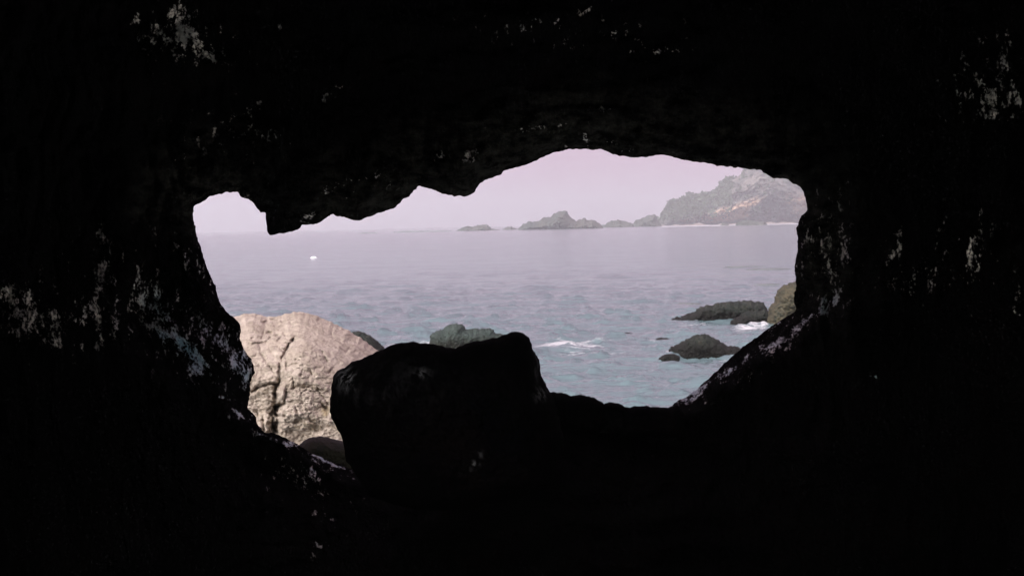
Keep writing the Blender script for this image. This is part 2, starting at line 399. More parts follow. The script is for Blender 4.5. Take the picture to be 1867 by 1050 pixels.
def build_cave():
    poly = densify(OPEN, 3.0, 3.6, 3, jf=1.3)
    P, e, Q, snapped = grid_region(poly, 3.5, (-300, -252, 2168, 1300), solid_inside=False)
    VP = np.array([930.0, 420.0])
    d = P - VP; r = np.hypot(d[:, 0], d[:, 1]) + 1e-6
    c, s = d[:, 0] / r, d[:, 1] / r
    by = np.where(s > 0, 335.0, 250.0)
    K = 1.0 / np.sqrt((c / 560.0) ** 2 + (s / by) ** 2)
    pw = np.where(s > 0, 1.0, 0.0) * np.abs(s) + 0.80 * (1 - np.abs(s)) + np.where(s > 0, 0, 0.75) * np.abs(s)
    dep = 12.0 / (1 + e / K) ** pw
    # the lip of the mouth curls away to the outside
    dep += 0.35 * np.clip(1 - e / 42.0, 0, 1) ** 2
    dep -= 0.9 * gauss(P, 640, 330, 190, 90) * np.clip(e / 40, 0, 1)          # hanging lobe comes forward
    dep -= 0.5 * gauss(P, 850, 300, 60, 50) * np.clip(e / 30, 0, 1)
    # upturned slabs on either side of the sill : a tread that sees the sky
    for (ax, ay, bx, by_, wd, am) in ((1230, 742, 1520, 545, 26, 0.55), (440, 740, 640, 868, 16, 0.45), (290, 600, 445, 730, 40, 0.5)):
        seg = np.array([[ax, ay], [bx, by_]], float)
        q, nr = seg_dist(P, seg, closed=False)
        side = np.clip((P[:, 1] - nr[:, 1]) / wd, -1, 1)
        dep -= am * np.exp(-(q / (wd * 2.2)) ** 2) * side
    side_w = np.abs(c) ** 2
    G = np.stack([P[:, 0], P[:, 1], dep * 30], 1)
    warp = np.stack([fbm(G / 160, 3, 71), fbm(G / 160 + 9, 3, 72), 0 * e], 1) * 40
    big = fbm(G / 260, 3, 21)
    flute = fbm((G + warp) / np.array([70, 330, 200.0]), 4, 31, ridged=True)
    strata = fbm((G + warp) / np.array([420, 80, 200.0]), 4, 41, ridged=True)
    med = fbm((G + warp) / 95, 4, 51, ridged=True)
    fine = fbm(G / np.array([20, 26, 60.0]), 4, 61)
    ff = np.clip(e / 60, 0, 1)
    sc = dep / 12.0
    dep2 = dep + sc * (ff * (0.8 * big + 0.75 * side_w * flute + 0.55 * (1 - side_w) * strata) + (0.3 + 0.7 * ff) * (0.45 * med + 0.16 * fine))
    # faces flattened to catch light from the added rear opening
    for (cx, cy, rx, ry, ang) in ((325, 62, 75, 60, 0), (400, 100, 40, 26, 30), (455, 235, 30, 60, 0), (382, 275, 26, 14, 0), (1800, 165, 50, 90, -15), (1850, 120, 26, 90, 0),
                                  (190, 470, 26, 70, 5), (175, 580, 40, 70, 0), (60, 585, 90, 55, 0), (270, 550, 40, 60, 0), (1778, 470, 26, 90, 0), (1635, 460, 26, 60, 10),
                                  (335, 640, 90, 50, 40), (1505, 460, 45, 90, 0)):
        wg = gauss(P, cx, cy, rx, ry, ang, 4.0)
        ic = int(np.argmin((P[:, 0] - cx) ** 2 + (P[:, 1] - cy) ** 2))
        keepd = 0.35 * sc * (0.5 * med + 0.2 * fine)
        dep2 = dep2 * (1 - wg) + wg * (dep2[ic] + 0.25 * (dep - dep[ic]) + 1.6 * keepd)
    V = world_pt(P, dep2)
    # ---- attributes
    PC = P + np.stack([16 * fbm(G / 30, 4, 81) + 5 * fbm(G / 9, 2, 83), 22 * fbm(G / 34, 4, 82) + 5 * fbm(G / 9, 2, 84)], 1)
    pale = np.zeros(len(P)); sheen_tint = np.zeros(len(P)); green = np.zeros(len(P))
    for g in ((283, 55, 16, 34, 20, .95), (325, 50, 34, 46, 10, 1.0), (352, 80, 14, 30, 0, .9), (378, 100, 26, 14, 35, .9), (408, 95, 9, 10, 0, .8),
              (466, 120, 6, 6, 0, .7), (537, 128, 10, 6, 0, .7), (615, 165, 9, 12, 30, .7), (600, 178, 14, 6, -20, .6),
              (515, 55, 22, 5, 0, .55), (463, 205, 12, 14, 0, .75), (440, 250, 9, 9, 0, .95), (466, 262, 18, 12, -20, .8), (392, 242, 10, 10, 0, .8),
              (376, 278, 14, 7, 0, 1.0), (500, 225, 40, 4, -32, .55), (330, 285, 14, 14, 0, .6),
              (185, 420, 14, 36, 0, .7), (190, 480, 12, 42, 14, 1.0), (178, 560, 14, 60, 0, .95), (155, 580, 14, 55, 0, .8), (180, 620, 12, 30, -10, .9),
              (30, 545, 60, 16, 0, .8), (60, 590, 75, 42, 0, .72), (85, 625, 60, 16, 15, .75), (10, 530, 14, 12, 0, .9),
              (205, 600, 20, 36, 0, .8), (270, 545, 26, 50, -12, .7), (262, 480, 8, 30, 0, .55), (275, 590, 30, 26, 0, .8),
              (335, 480, 10, 44, 8, .65), (360, 480, 12, 50, 8, .6), (388, 528, 6, 14, 0, .85), (352, 432, 6, 14, 0, .7),
              (996, 40, 46, 8, 0, .75), (1073, 18, 10, 9, 0, 1.0), (1060, 24, 24, 4, -8, .65), (1155, 94, 12, 6, 0, .85), (1205, 92, 60, 6, 0, .62), (1272, 84, 12, 4, 0, .6),
              (1085, 198, 26, 5, -5, .8), (1112, 193, 10, 4, 0, .7), (975, 237, 90, 3.5, -2, .62), (1068, 260, 12, 9, 60, .9), (1030, 264, 30, 3, 8, .6), (1110, 262, 18, 4, 0, .6), (1150, 272, 30, 3, 0, .62),
              (858, 272, 8, 16, 30, .9), (855, 292, 9, 9, 0, .9), (566, 397, 24, 9, 0, .8), (640, 340, 90, 22, -10, .45), (820, 290, 50, 12, -5, .5), (455, 372, 8, 14, -20, .7),
              (1762, 118, 14, 24, -30, .85), (1785, 150, 14, 36, -20, .9), (1808, 198, 18, 36, -10, 1.0), (1835, 120, 14, 60, 0, .8), (1842, 185, 14, 42, -4, .95), (1822, 66, 8, 12, 0, .8), (1860, 188, 10, 9, 0, 1.0),
              (1775, 450, 16, 60, 0, .85), (1778, 505, 16, 30, 0, .8), (1635, 450, 16, 40, 12, .8), (1620, 480, 12, 22, 0, .7), (1860, 540, 14, 18, 0, .65), (1850, 565, 10, 6, 0, .7),
              (1500, 470, 46, 95, 0, .62), (1530, 520, 22, 40, 0, .85), (1545, 470, 14, 90, 0, .7), (1540, 360, 22, 34, 0, .5), (1475, 430, 12, 60, 0, .55), (1500, 545, 30, 20, 0, .8),
              (575, 935, 16, 7, -12, .8), (600, 940, 8, 5, 0, .7), (575, 1000, 18, 8, -50, .65), (590, 895, 14, 4, 10, .6), (600, 700, 2, 2, 0, 0)):
        np.maximum(pale, g[5] * gauss(PC, *g[:5]), out=pale)
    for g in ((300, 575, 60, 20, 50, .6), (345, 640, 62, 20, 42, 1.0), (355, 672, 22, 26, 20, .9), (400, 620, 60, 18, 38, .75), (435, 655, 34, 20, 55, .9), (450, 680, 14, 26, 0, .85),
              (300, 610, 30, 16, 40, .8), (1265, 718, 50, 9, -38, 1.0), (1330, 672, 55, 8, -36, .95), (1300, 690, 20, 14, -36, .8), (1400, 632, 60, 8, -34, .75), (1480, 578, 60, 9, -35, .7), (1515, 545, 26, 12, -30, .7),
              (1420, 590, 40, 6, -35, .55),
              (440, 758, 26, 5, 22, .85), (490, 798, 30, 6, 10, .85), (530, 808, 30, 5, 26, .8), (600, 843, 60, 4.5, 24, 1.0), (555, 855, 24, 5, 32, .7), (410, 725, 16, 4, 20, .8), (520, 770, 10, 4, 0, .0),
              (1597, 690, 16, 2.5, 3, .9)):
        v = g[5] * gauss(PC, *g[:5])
        np.maximum(sheen_tint, v, out=sheen_tint); np.maximum(pale, v, out=pale)  # areas that get the painted teal sheen
    for g in ((230, 540, 220, 130, 0, .42), (1500, 460, 70, 110, 0, .5), (1790, 160, 90, 120, 0, .42), (1700, 480, 160, 110, 0, .34), (380, 620, 90, 80, 35, .5), (1400, 640, 190, 26, -38, .5),
              (330, 70, 120, 70, 0, .42), (450, 240, 120, 60, 0, .42), (1050, 60, 220, 40, 0, .3), (540, 850, 130, 60, 25, .42)):
        np.maximum(pale, g[5] * gauss(PC, *g[:5]), out=pale)
    green = np.clip(1 - e / 150.0, 0, 1) * np.clip((450 - P[:, 1]) / 60.0, 0, 1) * 0.8
    green = np.maximum(green, 0.9 * gauss(P, 1500, 440, 60, 130))
    crest = np.clip(0.5 + 1.1 * (0.5 * med + 0.6 * (side_w * flute + (1 - side_w) * strata)), 0, 1)
    pale = pale * (0.50 + 0.75 * crest)  # painted highlights gather on the crests of the relief
    attrs = dict(rest=G / 200.0, pale=np.clip(pale, 0, 1), sheen_tint=np.clip(sheen_tint, 0, 1), green=green)
    # ---- outer cliff face behind the rim, and a rear opening added for light
    be = boundary(Q)
    op = be[snapped[be].all(1)]
    out_e = be[~snapped[be].all(1)]
    extraV, extraF, extraA = [], [], []
    n0 = len(V)
    cnt = n0
    def ring(edges, fn, count):
        """extrude edges through successive rings; fn(k, ids) -> world points"""
        nonlocal cnt
        ids = np.unique(edges); pos = {int(v): i for i, v in enumerate(ids)}
        prev = ids.copy()
        for k in range(count):
            W = fn(k, ids); cur = np.arange(cnt, cnt + len(ids)); cnt += len(ids)
            extraV.append(W); extraA.append(len(ids))
            ii = np.array([pos[int(v)] for v in edges[:, 0]]); jj = np.array([pos[int(v)] for v in edges[:, 1]])
            extraF.append(np.stack([prev[jj], prev[ii], cur[ii], cur[jj]], 1))
            prev = cur
    def rim_fn(k, ids):
        p = P[ids]
        a, b = p[:, 0], p[:, 1]
        left = ((a < 440) & (b > 385)) | ((a < 480) & (b > 500)) | ((a < 372) & (b > 360))
        dx = np.where(left, -1.0, 0.0) + np.where((a > 1425) & (b > 320), 1.0, 0.0)
        dy = np.where(b < 440, -1.0, 0.0) * (dx == 0) + np.where((b > 740), 1.0, 0.0)
        dx = np.where((a > 1225) & (b > 560), 0.7, dx); dy = np.where((a > 1225) & (b > 560), 0.7, dy)
        off = (14, 60, 420)[k]; dd = (0.35, 0.8, 1.2)[k]
        q = p + np.stack([dx, dy], 1) * off
        W = world_pt(q, dep2[ids] + dd)
        return W + 0.10 * k * np.stack([fbm(W * 1.3, 3, 5), 0 * a, fbm(W * 1.3, 3, 8)], 1)
    ring(op, rim_fn, 3)
    def back_fn(k, ids):
        W = V[ids]
        rel = W - CAM; f = rel @ fw; x = rel @ RT; u = rel @ UP
        nf = (3.2, 1.2, -0.5)[k]; sc = (1.25, 1.9, 2.6)[k]
        nzv = 0.25 * fbm(W * 0.9 + k * 5, 3, 77)
        return CAM + np.outer(np.full(len(ids), nf), fw) + np.outer(x * sc + nzv, RT) + np.outer(u * sc + nzv, UP)
    ring(out_e, back_fn, 3)
    AV = np.concatenate([V] + extraV); AF = np.concatenate([Q] + extraF)
    na = len(AV)
    A = {k: np.concatenate([v, np.zeros((na - n0,) + v.shape[1:])]) for k, v in attrs.items()}
    # ---- split into ceiling, walls and floor by direction round the mouth
    rel = AV[AF].mean(1) - CAM
    f = np.maximum(rel @ fw, 1.0); isback = (rel @ fw) < 4.0
    cx, cz = rel @ RT, rel @ UP
    pxx = np.where(isback, cx / 3.0 * 1100, cx / f * F); pyy = np.where(isback, -cz / 2.0 * 700, -cz / f * F) + 105
    # region rules in directions from the mouth's middle
    reg = np.full(len(AF), 0)
    up_l = pyy < -60 - 0.0 * pxx
    ang = np.degrees(np.arctan2(pyy, pxx))
    reg[(ang > 38) & (ang < 148)] = 3
    reg[(np.abs(ang) <= 38) & (ang > -26)] = 2
    reg[(ang >= 148) | (ang < -157)] = 1
    out = []
    for rr, nm, lab, cat in ((0, 'cave_ceiling', 'black rock ceiling of the sea cave with a ragged lobe hanging over the mouth', 'cave ceiling'),
                             (1, 'cave_wall_left', 'black cave wall with pale mineral streaks, painted highlights and a painted teal sheen left of the mouth', 'cave wall'),
                             (2, 'cave_wall_right', 'black fluted cave wall right of the mouth, facing the light', 'cave wall'),
                             (3, 'cave_floor', 'black rock floor of the cave below the mouth', 'cave floor')):
        fs = AF[reg == rr]
        used = np.unique(fs); rm = -np.ones(na, int); rm[used] = np.arange(len(used))
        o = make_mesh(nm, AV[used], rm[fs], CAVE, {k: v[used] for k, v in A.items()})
        struct(o, lab, cat); out.append(o)
    return out
build_cave()

# ------------------------------------------------------------------ solid rocks grown from their outlines
def rock(name, poly, depth, thick, mat, step=2.5, roll=30, amp=0.05, freq=1.0, jitter=1.0, seed=1, jf=1.0, grooves=(), dents=(),
         lean=0.0, tan=None, prof=0.5, back=1.0, oct=5, stretch=(1, 1, 1), ridged=False, bstep=None):
    pl = densify(poly, max(1.2, step * 1.1), jitter, seed, jf=jf)
    x0, y0 = pl.min(0) - step * 2; x1, y1 = pl.max(0) + step * 2
    P, e, Q, sn = grid_region(pl, step, (x0, y0, x1, y1), True)
    t = np.clip(e / roll, 0, 1)
    h = (1 - (1 - t) ** 2) ** prof
    front = depth - thick * h - lean * (P[:, 1] - y0)
    B = world_pt(P, front)
    nz = fbm(B * freq * np.array(stretch), oct, seed * 7 + 3, ridged=ridged)
    nz2 = fbm(B * freq * 4.1 * np.array(stretch), oct, seed * 7 + 5)
    nz3 = fbm(B * freq * 13.0 * np.array(stretch), 4, seed * 7 + 6, ridged=True)
    front = front + (0.2 + 0.8 * t) * amp * (nz + 0.8 * nz2 + 0.5 * nz3)
    if grooves:
        G2 = np.stack([P[:, 0], P[:, 1], 0 * e], 1)
        PW = P + 3.2 * np.stack([fbm(G2 / 14, 3, 91), fbm(G2 / 14 + 7, 3, 92)], 1)
        wob = 1 + 0.6 * noise(G2 / 7, seed); vary = fbm(G2 / 11, 3, 93)
    for (line, wd, dp) in grooves:
        q, _ = seg_dist(PW, np.array(line, float), closed=False)
        front = front + dp * (0.25 + 0.75 * np.clip(0.6 + 1.4 * vary, 0, 1.4)) * np.exp(-(q / (wd * wob)) ** 1.6)
    for (cx, cy, rx, ry, ang, dp) in dents:
        front = front + dp * gauss(P, cx, cy, rx, ry, ang, 3.0)
    bk = depth + thick * back * h + amp * 0.6 * t * fbm(B * freq + 31, 3, seed + 9) - lean * (P[:, 1] - y0)
    bk = np.maximum(bk, front + 0.0)
    Vf = world_pt(P, np.where(sn, front, front)); Vb = world_pt(P, bk)
    n = len(P)
    # weld the two skins along the outline
    ids = np.arange(n) + n; ids[sn] = np.arange(n)[sn]
    V = np.concatenate([Vf, Vb]); Fb = ids[Q][:, ::-1]
    FF = np.concatenate([Q, Fb])
    used = np.unique(FF); rm = -np.ones(len(V), int); rm[used] = np.arange(len(used))
    at = None
    if tan is not None:
        tv = tan(P); at = {'tan': np.concatenate([tv, tv])[used]}
    # the origin of the rock is its lowest middle point
    W = V[used]; org = np.array([W[:, 0].mean(), W[:, 1].mean(), W[:, 2].min()])
    o = make_mesh(name, W - org, rm[FF], mat, at)
    o.location = org
    return o

# pale dome outside the mouth
pale_poly = [(400,586),(427,577),(446,572),(470,572),(482,577),(507,576),(523,570.5),(547,569),(569,573),(590,580),(614,593),(641,606),
             (665,622),(687,638),(725,668),(780,730),(820,900),(720,960),(560,980),(400,960),(330,880),(330,720),(360,630)]
g_lines = [([(533,620),(524,631),(515.5,652),(510,666),(509,687),(507.5,704)], 2.2, .22),
           ([(523.5,631),(518,645),(512,660)], 3.6, .14),
           ([(474,628),(476,645),(486,661),(499,677),(506,692)], 1.8, .12),
           ([(453,627),(470,627),(486,625),(493,614)], 1.8, .16), ([(489,605),(494,607)], 2.6, .25), ([(502,611),(505,612)], 2.4, .22), ([(517,609),(520,611)], 2.4, .22),
           ([(444,576),(456,574),(474,577)], 1.6, .12), ([(480,587),(492,584),(506,583)], 2.0, .2), ([(528,588),(534,594)], 1.6, .12),
           ([(505,700),(511,696)], 2.4, .2),
           ([(452,716),(463,712),(476,704),(490,700),(504,701)], 2.4, .25),
           ([(503,704),(502,716),(503,724)], 3.4, .5), ([(522,716),(520,727),(516,738)], 2.4, .35), ([(505,726),(510,738),(516,738)], 2.4, .3),
           ([(505,742),(501,762),(499,800),(497,840)], 7.5, .9),
           ([(523,710),(543,707),(562,705),(575,710),(588,722),(598,735)], 1.7, .14),
           ([(543,706),(547,702),(556,703)], 1.5, .12),
           ([(602,610),(612,616),(628,625)], 1.5, .10), ([(648,624),(660,631)], 1.5, .10), ([(557,574),(570,578)], 1.4, .1), ([(612,594),(618,598)], 1.6, .14),
           ([(478,760),(481,775),(483,800)], 2.0, .16), ([(484,606),(476,618)], 1.4, .08), ([(530,640),(514,637),(505,632)], 1.6, .1),
           ([(586,738),(594,742),(598,748)], 2.5, .18), ([(540,770),(560,764),(580,772)], 4, .14)]
rg = random.Random(3)
for i in range(75):
    x, y = rg.uniform(440, 690), rg.uniform(578, 800); a = rg.gauss(-0.25, 0.5) if rg.random() < .7 else rg.uniform(1.0, 2.1); ln = rg.uniform(5, 22)
    g_lines.append(([(x, y), (x + ln * .5 * math.cos(a), y + ln * .5 * math.sin(a) + rg.uniform(-2, 2)), (x + ln * math.cos(a), y + ln * math.sin(a))], rg.uniform(1.0, 1.7), rg.uniform(.05, .13)))
o = rock('rock_outcrop', pale_poly, 24.5, 3.4, PALE, step=1.7, roll=190, amp=0.19, freq=1.1, jitter=4.0, seed=4, grooves=g_lines,
         dents=[(480,735,26,30,0,.28),(570,788,44,14,-8,.16),(585,745,16,14,0,.10),(540,655,60,40,0,-.12),(600,660,60,50,0,-.1),(515,722,8,16,0,-.16)], prof=0.7, oct=6, stretch=(0.7,0.7,1.7),
         tan=lambda P: np.clip(.42 * gauss(P, 560, 775, 50, 26) + .5 * gauss(P, 592, 748, 12, 14) + .4 * gauss(P, 475, 770, 28, 45) + .25 * gauss(P, 590, 660, 26, 24) + .3 * gauss(P, 480, 712, 26, 12), 0, 1))
tag(o, 'large pale buff rock dome split by dark cracks, just outside the cave mouth', 'rock')

boulder_poly = [(997,703.5),(986.6,682),(982.5,655),(970.5,634),(963.8,615),(954,607),(942,604),(927.6,607),(906,615),(884.8,619),(860.7,623),
 (844.6,628.5),(831,635),(815,632.6),(793.7,628.5),(780,625),(767,626),(753.6,623.7),(726.8,626),(710.7,630.7),(695,638),(668,650),(641,660.7),
 (628,671),(614.6,675.4),(609,684.8),(605,703.5),(602.5,727.6),(601,746.4),(605,762.5),(612.6,778),(623,796),(626.7,814),(630,836),(648,862),
 (670,905),(760,930),(900,930),(1000,890),(1028,800),(1010,728)]
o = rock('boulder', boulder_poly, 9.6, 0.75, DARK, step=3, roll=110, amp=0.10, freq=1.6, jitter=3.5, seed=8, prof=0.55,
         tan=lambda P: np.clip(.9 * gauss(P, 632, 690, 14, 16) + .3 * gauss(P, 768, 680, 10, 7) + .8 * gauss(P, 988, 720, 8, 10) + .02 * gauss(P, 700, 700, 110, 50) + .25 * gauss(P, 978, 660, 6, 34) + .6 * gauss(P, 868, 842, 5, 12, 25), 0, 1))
tag(o, 'large black boulder blocking the lower middle of the cave mouth', 'boulder')

GR = 'dark stones along the sill of the cave'
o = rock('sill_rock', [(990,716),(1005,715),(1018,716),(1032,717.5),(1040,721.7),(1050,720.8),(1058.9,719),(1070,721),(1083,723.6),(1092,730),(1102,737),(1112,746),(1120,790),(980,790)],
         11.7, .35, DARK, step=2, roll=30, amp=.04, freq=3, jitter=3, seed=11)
tag(o, 'lumpy black stone at the right foot of the large black boulder', 'rock', GR)
o = rock('sill_rock', [(1098,740),(1103,735),(1110,733),(1119,733.5),(1130,735.7),(1140,741),(1150,748),(1152,790),(1090,790)],
         11.5, .25, DARK, step=2, roll=20, amp=.03, freq=3, jitter=2.5, seed=12)
tag(o, 'smallest black stone on the sill, between the lumpy stone and the flat slab', 'rock', GR)
o = rock('sill_rock', [(1140,743),(1156,741),(1170,739.5),(1186,741),(1202,741.5),(1218,743),(1236,737),(1250,760),(1250,800),(1130,800)],
         11.3, .35, DARK, step=2, roll=22, amp=.03, freq=3, jitter=2.5, seed=13)
tag(o, 'long flat black slab on the sill, nearest the sloping right wall', 'rock', GR)
o = rock('mossy_rock', [(538,818),(545.6,811),(552.7,803),(563,798),(584,794.5),(605.5,799),(619.6,803),(640,806),(680,830),(700,900),(600,930),(540,880)],
         13.6, .45, MOSS, step=1.7, roll=40, amp=.07, freq=2.5, jitter=1.6, seed=14)
tag(o, 'small dark mossy rock at the foot of the pale cracked dome', 'rock')

# ------------------------------------------------------------------ rocks standing in the sea
def sea_rock(name, poly, wy, thick, mat, label, group=None, wx=None, cat='sea rock', **kw):
    a = np.array(poly, float)
    wx = wx if wx is not None else a[:, 0].mean()
    D = float(sea_depth(wx, wy))
    o = rock(name, poly, D + thick, thick, mat, **kw)
    tag(o, label, cat, group)
    return o
NEAR = 'dark rocks standing in the sea outside the cave'
sea_rock('sea_rock', [(783,622),(785,613),(788,607),(798,603),(807,600),(813,595),(818,592),(826,590),(834,589.3),(842,590),(845.5,594),(847,599),(858,600),(866,598.6),(876,599.5),(885,599.6),(894,597.4),(901,602),(903.5,607),(914,608.5),(922,614),(935,640),(930,670),(790,670)],
         640, 1.3, GREY, 'grey-green rock with a rounded knob showing above the big black boulder', NEAR, step=1.5, roll=30, amp=.38, freq=1.0, jitter=4.0, jf=1.4, seed=21, prof=.6)
sea_rock('sea_rock', [(636,612),(641,605),(650,603.4),(657,603.6),(668,608.5),(676,612),(684,618),(691,624),(697,629),(704,640),(706,680),(636,680)],
         643, .9, WEED, 'small dark rock peeping out behind the right shoulder of the pale dome', NEAR, step=1.5, roll=22, amp=.25, freq=1.2, jitter=4.0, jf=1.4, seed=22)
sea_rock('sea_rock', [(1219,638),(1226,631),(1233,628),(1239,624.5),(1247,620),(1255,615.5),(1264,612),(1271,609.6),(1280,608.6),(1288,609),(1297,613),(1303.5,616.5),(1311,620),(1317,625),(1325,630),(1333,630),(1341,630.5),(1350,634),(1368,645),(1368,690),(1225,690)],
         653.5, 1.5, WEED, 'green-brown weedy mound awash right of centre, foam at its left end', NEAR, wx=1265, step=1.4, roll=40, amp=.5, freq=1.1, jitter=4.5, jf=1.5, seed=23, prof=.65)
sea_rock('sea_rock', [(1201,653),(1206,649),(1213,646),(1221,645),(1230,645),(1240,650),(1240,672),(1203,672)],
         656, .5, WEED, 'tiny dark wave-washed knob touching the left end of the weedy mound', NEAR, step=1.2, roll=8, amp=.08, freq=2.5, jitter=.8, seed=24)
sea_rock('sea_rock', [(1179,591),(1202,586.4),(1220.5,583),(1231,580),(1244.6,574.5),(1260.7,569.5),(1271,562.5),(1282,559),(1293,556),(1306,553.5),(1319.6,551.5),(1332,550.5),(1346,549),(1360,549),(1373,548.2),(1384,548.8),(1390.5,551.4),(1395,558),(1400,566),(1420,575),(1420,630),(1190,630)],
         588.5, 2.0, GREY if False else WEED, 'long low dark outcrop tapering left into the sea below the right wall', NEAR, wx=1280, step=1.4, roll=26, ridged=True, amp=.6, freq=.9, jitter=6.5, jf=1.5, seed=25, prof=.6)
sea_rock('sea_rock', [(1325,600),(1328,592),(1333,585.7),(1339,580),(1346,576),(1354,571),(1362,568),(1371,566),(1381,565.2),(1392,566),(1410,568),(1430,575),(1430,630),(1330,630)],
         595, 1.4, WEED, 'rounded dark rock in front of the long outcrop, foam along its foot', NEAR, wx=1365, step=1.4, roll=22, ridged=True, amp=.5, freq=.9, jitter=6.5, jf=1.5, seed=26, prof=.6)
sea_rock('sea_rock', [(1396,590),(1401,565),(1406,557),(1412,550),(1413,540),(1418.7,529.5),(1426.7,521),(1437.4,516),(1448,514.4),(1465,513),(1490,518),(1510,540),(1520,640),(1390,640)],
         597, 2.0, TAN, 'tall tan-topped rock half hidden by the right wall of the cave', NEAR, wx=1425, step=1.6, roll=40, amp=.6, freq=.8, jitter=4.5, jf=1.4, seed=27, prof=.6, stretch=(1, 1, 1.8))
REEF = 'thin dark reefs barely breaking the sea'
def reef(x0, x1, y, h, label, seed, group=REEF, mat=None):
    pts = [(x0, y + 1)]
    n = 7
    rg = random.Random(seed)
    for i in range(1, n): pts.append((x0 + (x1 - x0) * i / n, y - h * (0.6 + 0.4 * rg.random()) * math.sin(math.pi * i / n) ** 0.5))
    pts += [(x1, y + 1), (x1 - 2, y + 9), (x0 + 2, y + 9)]
    sea_rock('reef', pts, y + 1.5, 0.6, mat or REEFM, label, group, cat='reef', step=.9, roll=6, amp=.08, freq=1.2, jitter=.4, seed=seed)
reef(1320, 1404, 486, 1.6, 'farthest thin reef left of the right wall, the longer upper streak', 31)
reef(1360, 1452, 490.5, 1.8, 'thin reef just below the farthest one, touching the right wall', 32)
reef(1318, 1350, 521, 1.5, 'short faint reef streak left of the tall tan-topped rock', 33)
reef(1370, 1432, 519, 2.4, 'thin reef ending behind the tall tan-topped rock', 34)
reef(1232, 1278, 553, 1.2, 'faint thin reef above the tip of the long low outcrop', 35)
SM = 'little rocks awash in the surf'
reef(1125, 1158, 609.5, 3.6, 'longest of the little rocks awash, right of the white foam streak', 36, SM, WEED)
reef(1104, 1114, 611.5, 2.8, 'smallest of the little rocks awash, just left of the longest', 37, SM, WEED)
reef(1194, 1222, 618.5, 3.8, 'little dark rock awash beside a dab of foam, nearest the weedy mound', 38, SM, WEED)
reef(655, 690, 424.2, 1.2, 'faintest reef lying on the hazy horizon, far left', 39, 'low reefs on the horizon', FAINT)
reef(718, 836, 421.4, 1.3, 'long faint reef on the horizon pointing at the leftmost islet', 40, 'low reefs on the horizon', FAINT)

# ------------------------------------------------------------------ islets and headland
ISL = 'hazy islets trailing off the headland'
def islet(poly, wy, label, seed, thick=26, **kw):
    sea_rock('islet', poly, wy, thick, ISLE, label, ISL, cat='islet', step=kw.pop('step', 1.3), roll=kw.pop('roll', 14), amp=kw.pop('amp', 9), freq=.05, jitter=3.6, jf=2.2, seed=seed, prof=.6, **kw)
islet([(832,421),(844,414.5),(852,412),(859,412.4),(866.6,412.2),(873,409.8),(881,410.2),(889,409.2),(892,412),(895,417),(906,418.2),(918,418.6),(918,427),(832,427)], 420.4, 'low hazy islet farthest left in the chain', 51)
islet([(916,419),(920,417),(926,413.5),(932.5,413.5),(939,416.7),(948,417.5),(948,426),(916,426)], 419, 'tiny hazy islet between the leftmost and the tallest islet', 52, roll=6)
islet([(944,418),(948,414),(953,409),(959,406),(964.6,404.4),(975,404),(984,403),(990,396.6),(1001.6,396.4),(1006,393),(1011,390),(1017,387),(1022.5,385),(1027,384.6),(1032,385.2),(1037,390),(1040,396.6),(1048,401.4),(1051,404.5),(1056,399.5),(1066,397.6),(1070.7,401.5),(1083.5,402),(1091.6,406),(1098,412),(1104,426),(944,426)],
      418, 'tallest hazy islet, a steep-sided hump left of the headland', 53, thick=50, roll=22, amp=16)
islet([(1096,414),(1104,409),(1110,405),(1117,403),(1126.8,401.6),(1138,404),(1146,405.5),(1154,409),(1160,424),(1096,424)], 414.5, 'small rounded hazy islet between the tallest and the wedge-shaped one', 54)
islet([(1148,412),(1157,404),(1164,400.7),(1170,397),(1177.7,394),(1186,392),(1193.7,390.6),(1198,395),(1200,403),(1208,412),(1212,422),(1148,422)], 413, 'wedge-shaped hazy islet touching the left end of the headland', 55)
islet([(1312,412),(1316,407.6),(1321,406.3),(1326,407.6),(1331,411),(1333,420),(1312,420)], 411.3, 'tiny dark islet close in front of the headland beach', 56, thick=10, roll=6, amp=3)
islet([(1341,410.5),(1346,405),(1352,402.3),(1360,401),(1368,402.4),(1380,403),(1391,404),(1397,408),(1401,411),(1400,420),(1341,420)], 410.8, 'flat dark islet in front of the tan cliffs of the headland', 57, thick=14, roll=8, amp=4)

head_poly = [(1196,413),(1201.8,403),(1205.8,392.7),(1211,388),(1215,384.6),(1218,376.6),(1223,372),(1227,366),(1229,370),(1236,367),(1244.6,364.5),(1249,361),(1253,363),(1257,355.5),(1261,354),(1265,359),(1271,357.8),(1277,354.5),(1282,353.6),(1292,355),(1300.9,352.5),(1309,347),(1314,340),(1319.6,333.7),(1327.6,327),(1337,323.5),(1346,320.7),(1357,311),(1370.5,300),
             (1400,292),(1440,296),(1500,312),(1600,342),(1700,380),(1750,395),(1760,425),(1196,425)]
def head_tan(P):
    v = 0.8 * gauss(P, 1352, 380, 48, 13, -25) + 0.5 * gauss(P, 1340, 396, 60, 8, 0) + 0.85 * gauss(P, 1465, 378, 34, 28) + 0.45 * gauss(P, 1260, 402, 60, 8) \
        + 0.45 * gauss(P, 1310, 385, 30, 14) + .35 * gauss(P, 1205, 394, 5, 10) + 0.12 * gauss(P, 1420, 345, 60, 26)
    return np.clip(v - 0.5 * gauss(P, 1410, 393, 30, 7), 0, 1)
D = float(sea_depth(1330, 409.6))
o = rock('headland', head_poly, D + 330, 300, HEAD, step=1.6, roll=120, amp=95, freq=.013, jitter=5.0, jf=1.8, seed=61, prof=.8, tan=head_tan, oct=6)
struct(o, 'big hazy headland with grey-green slopes and tan cliffs at the right', 'headland')
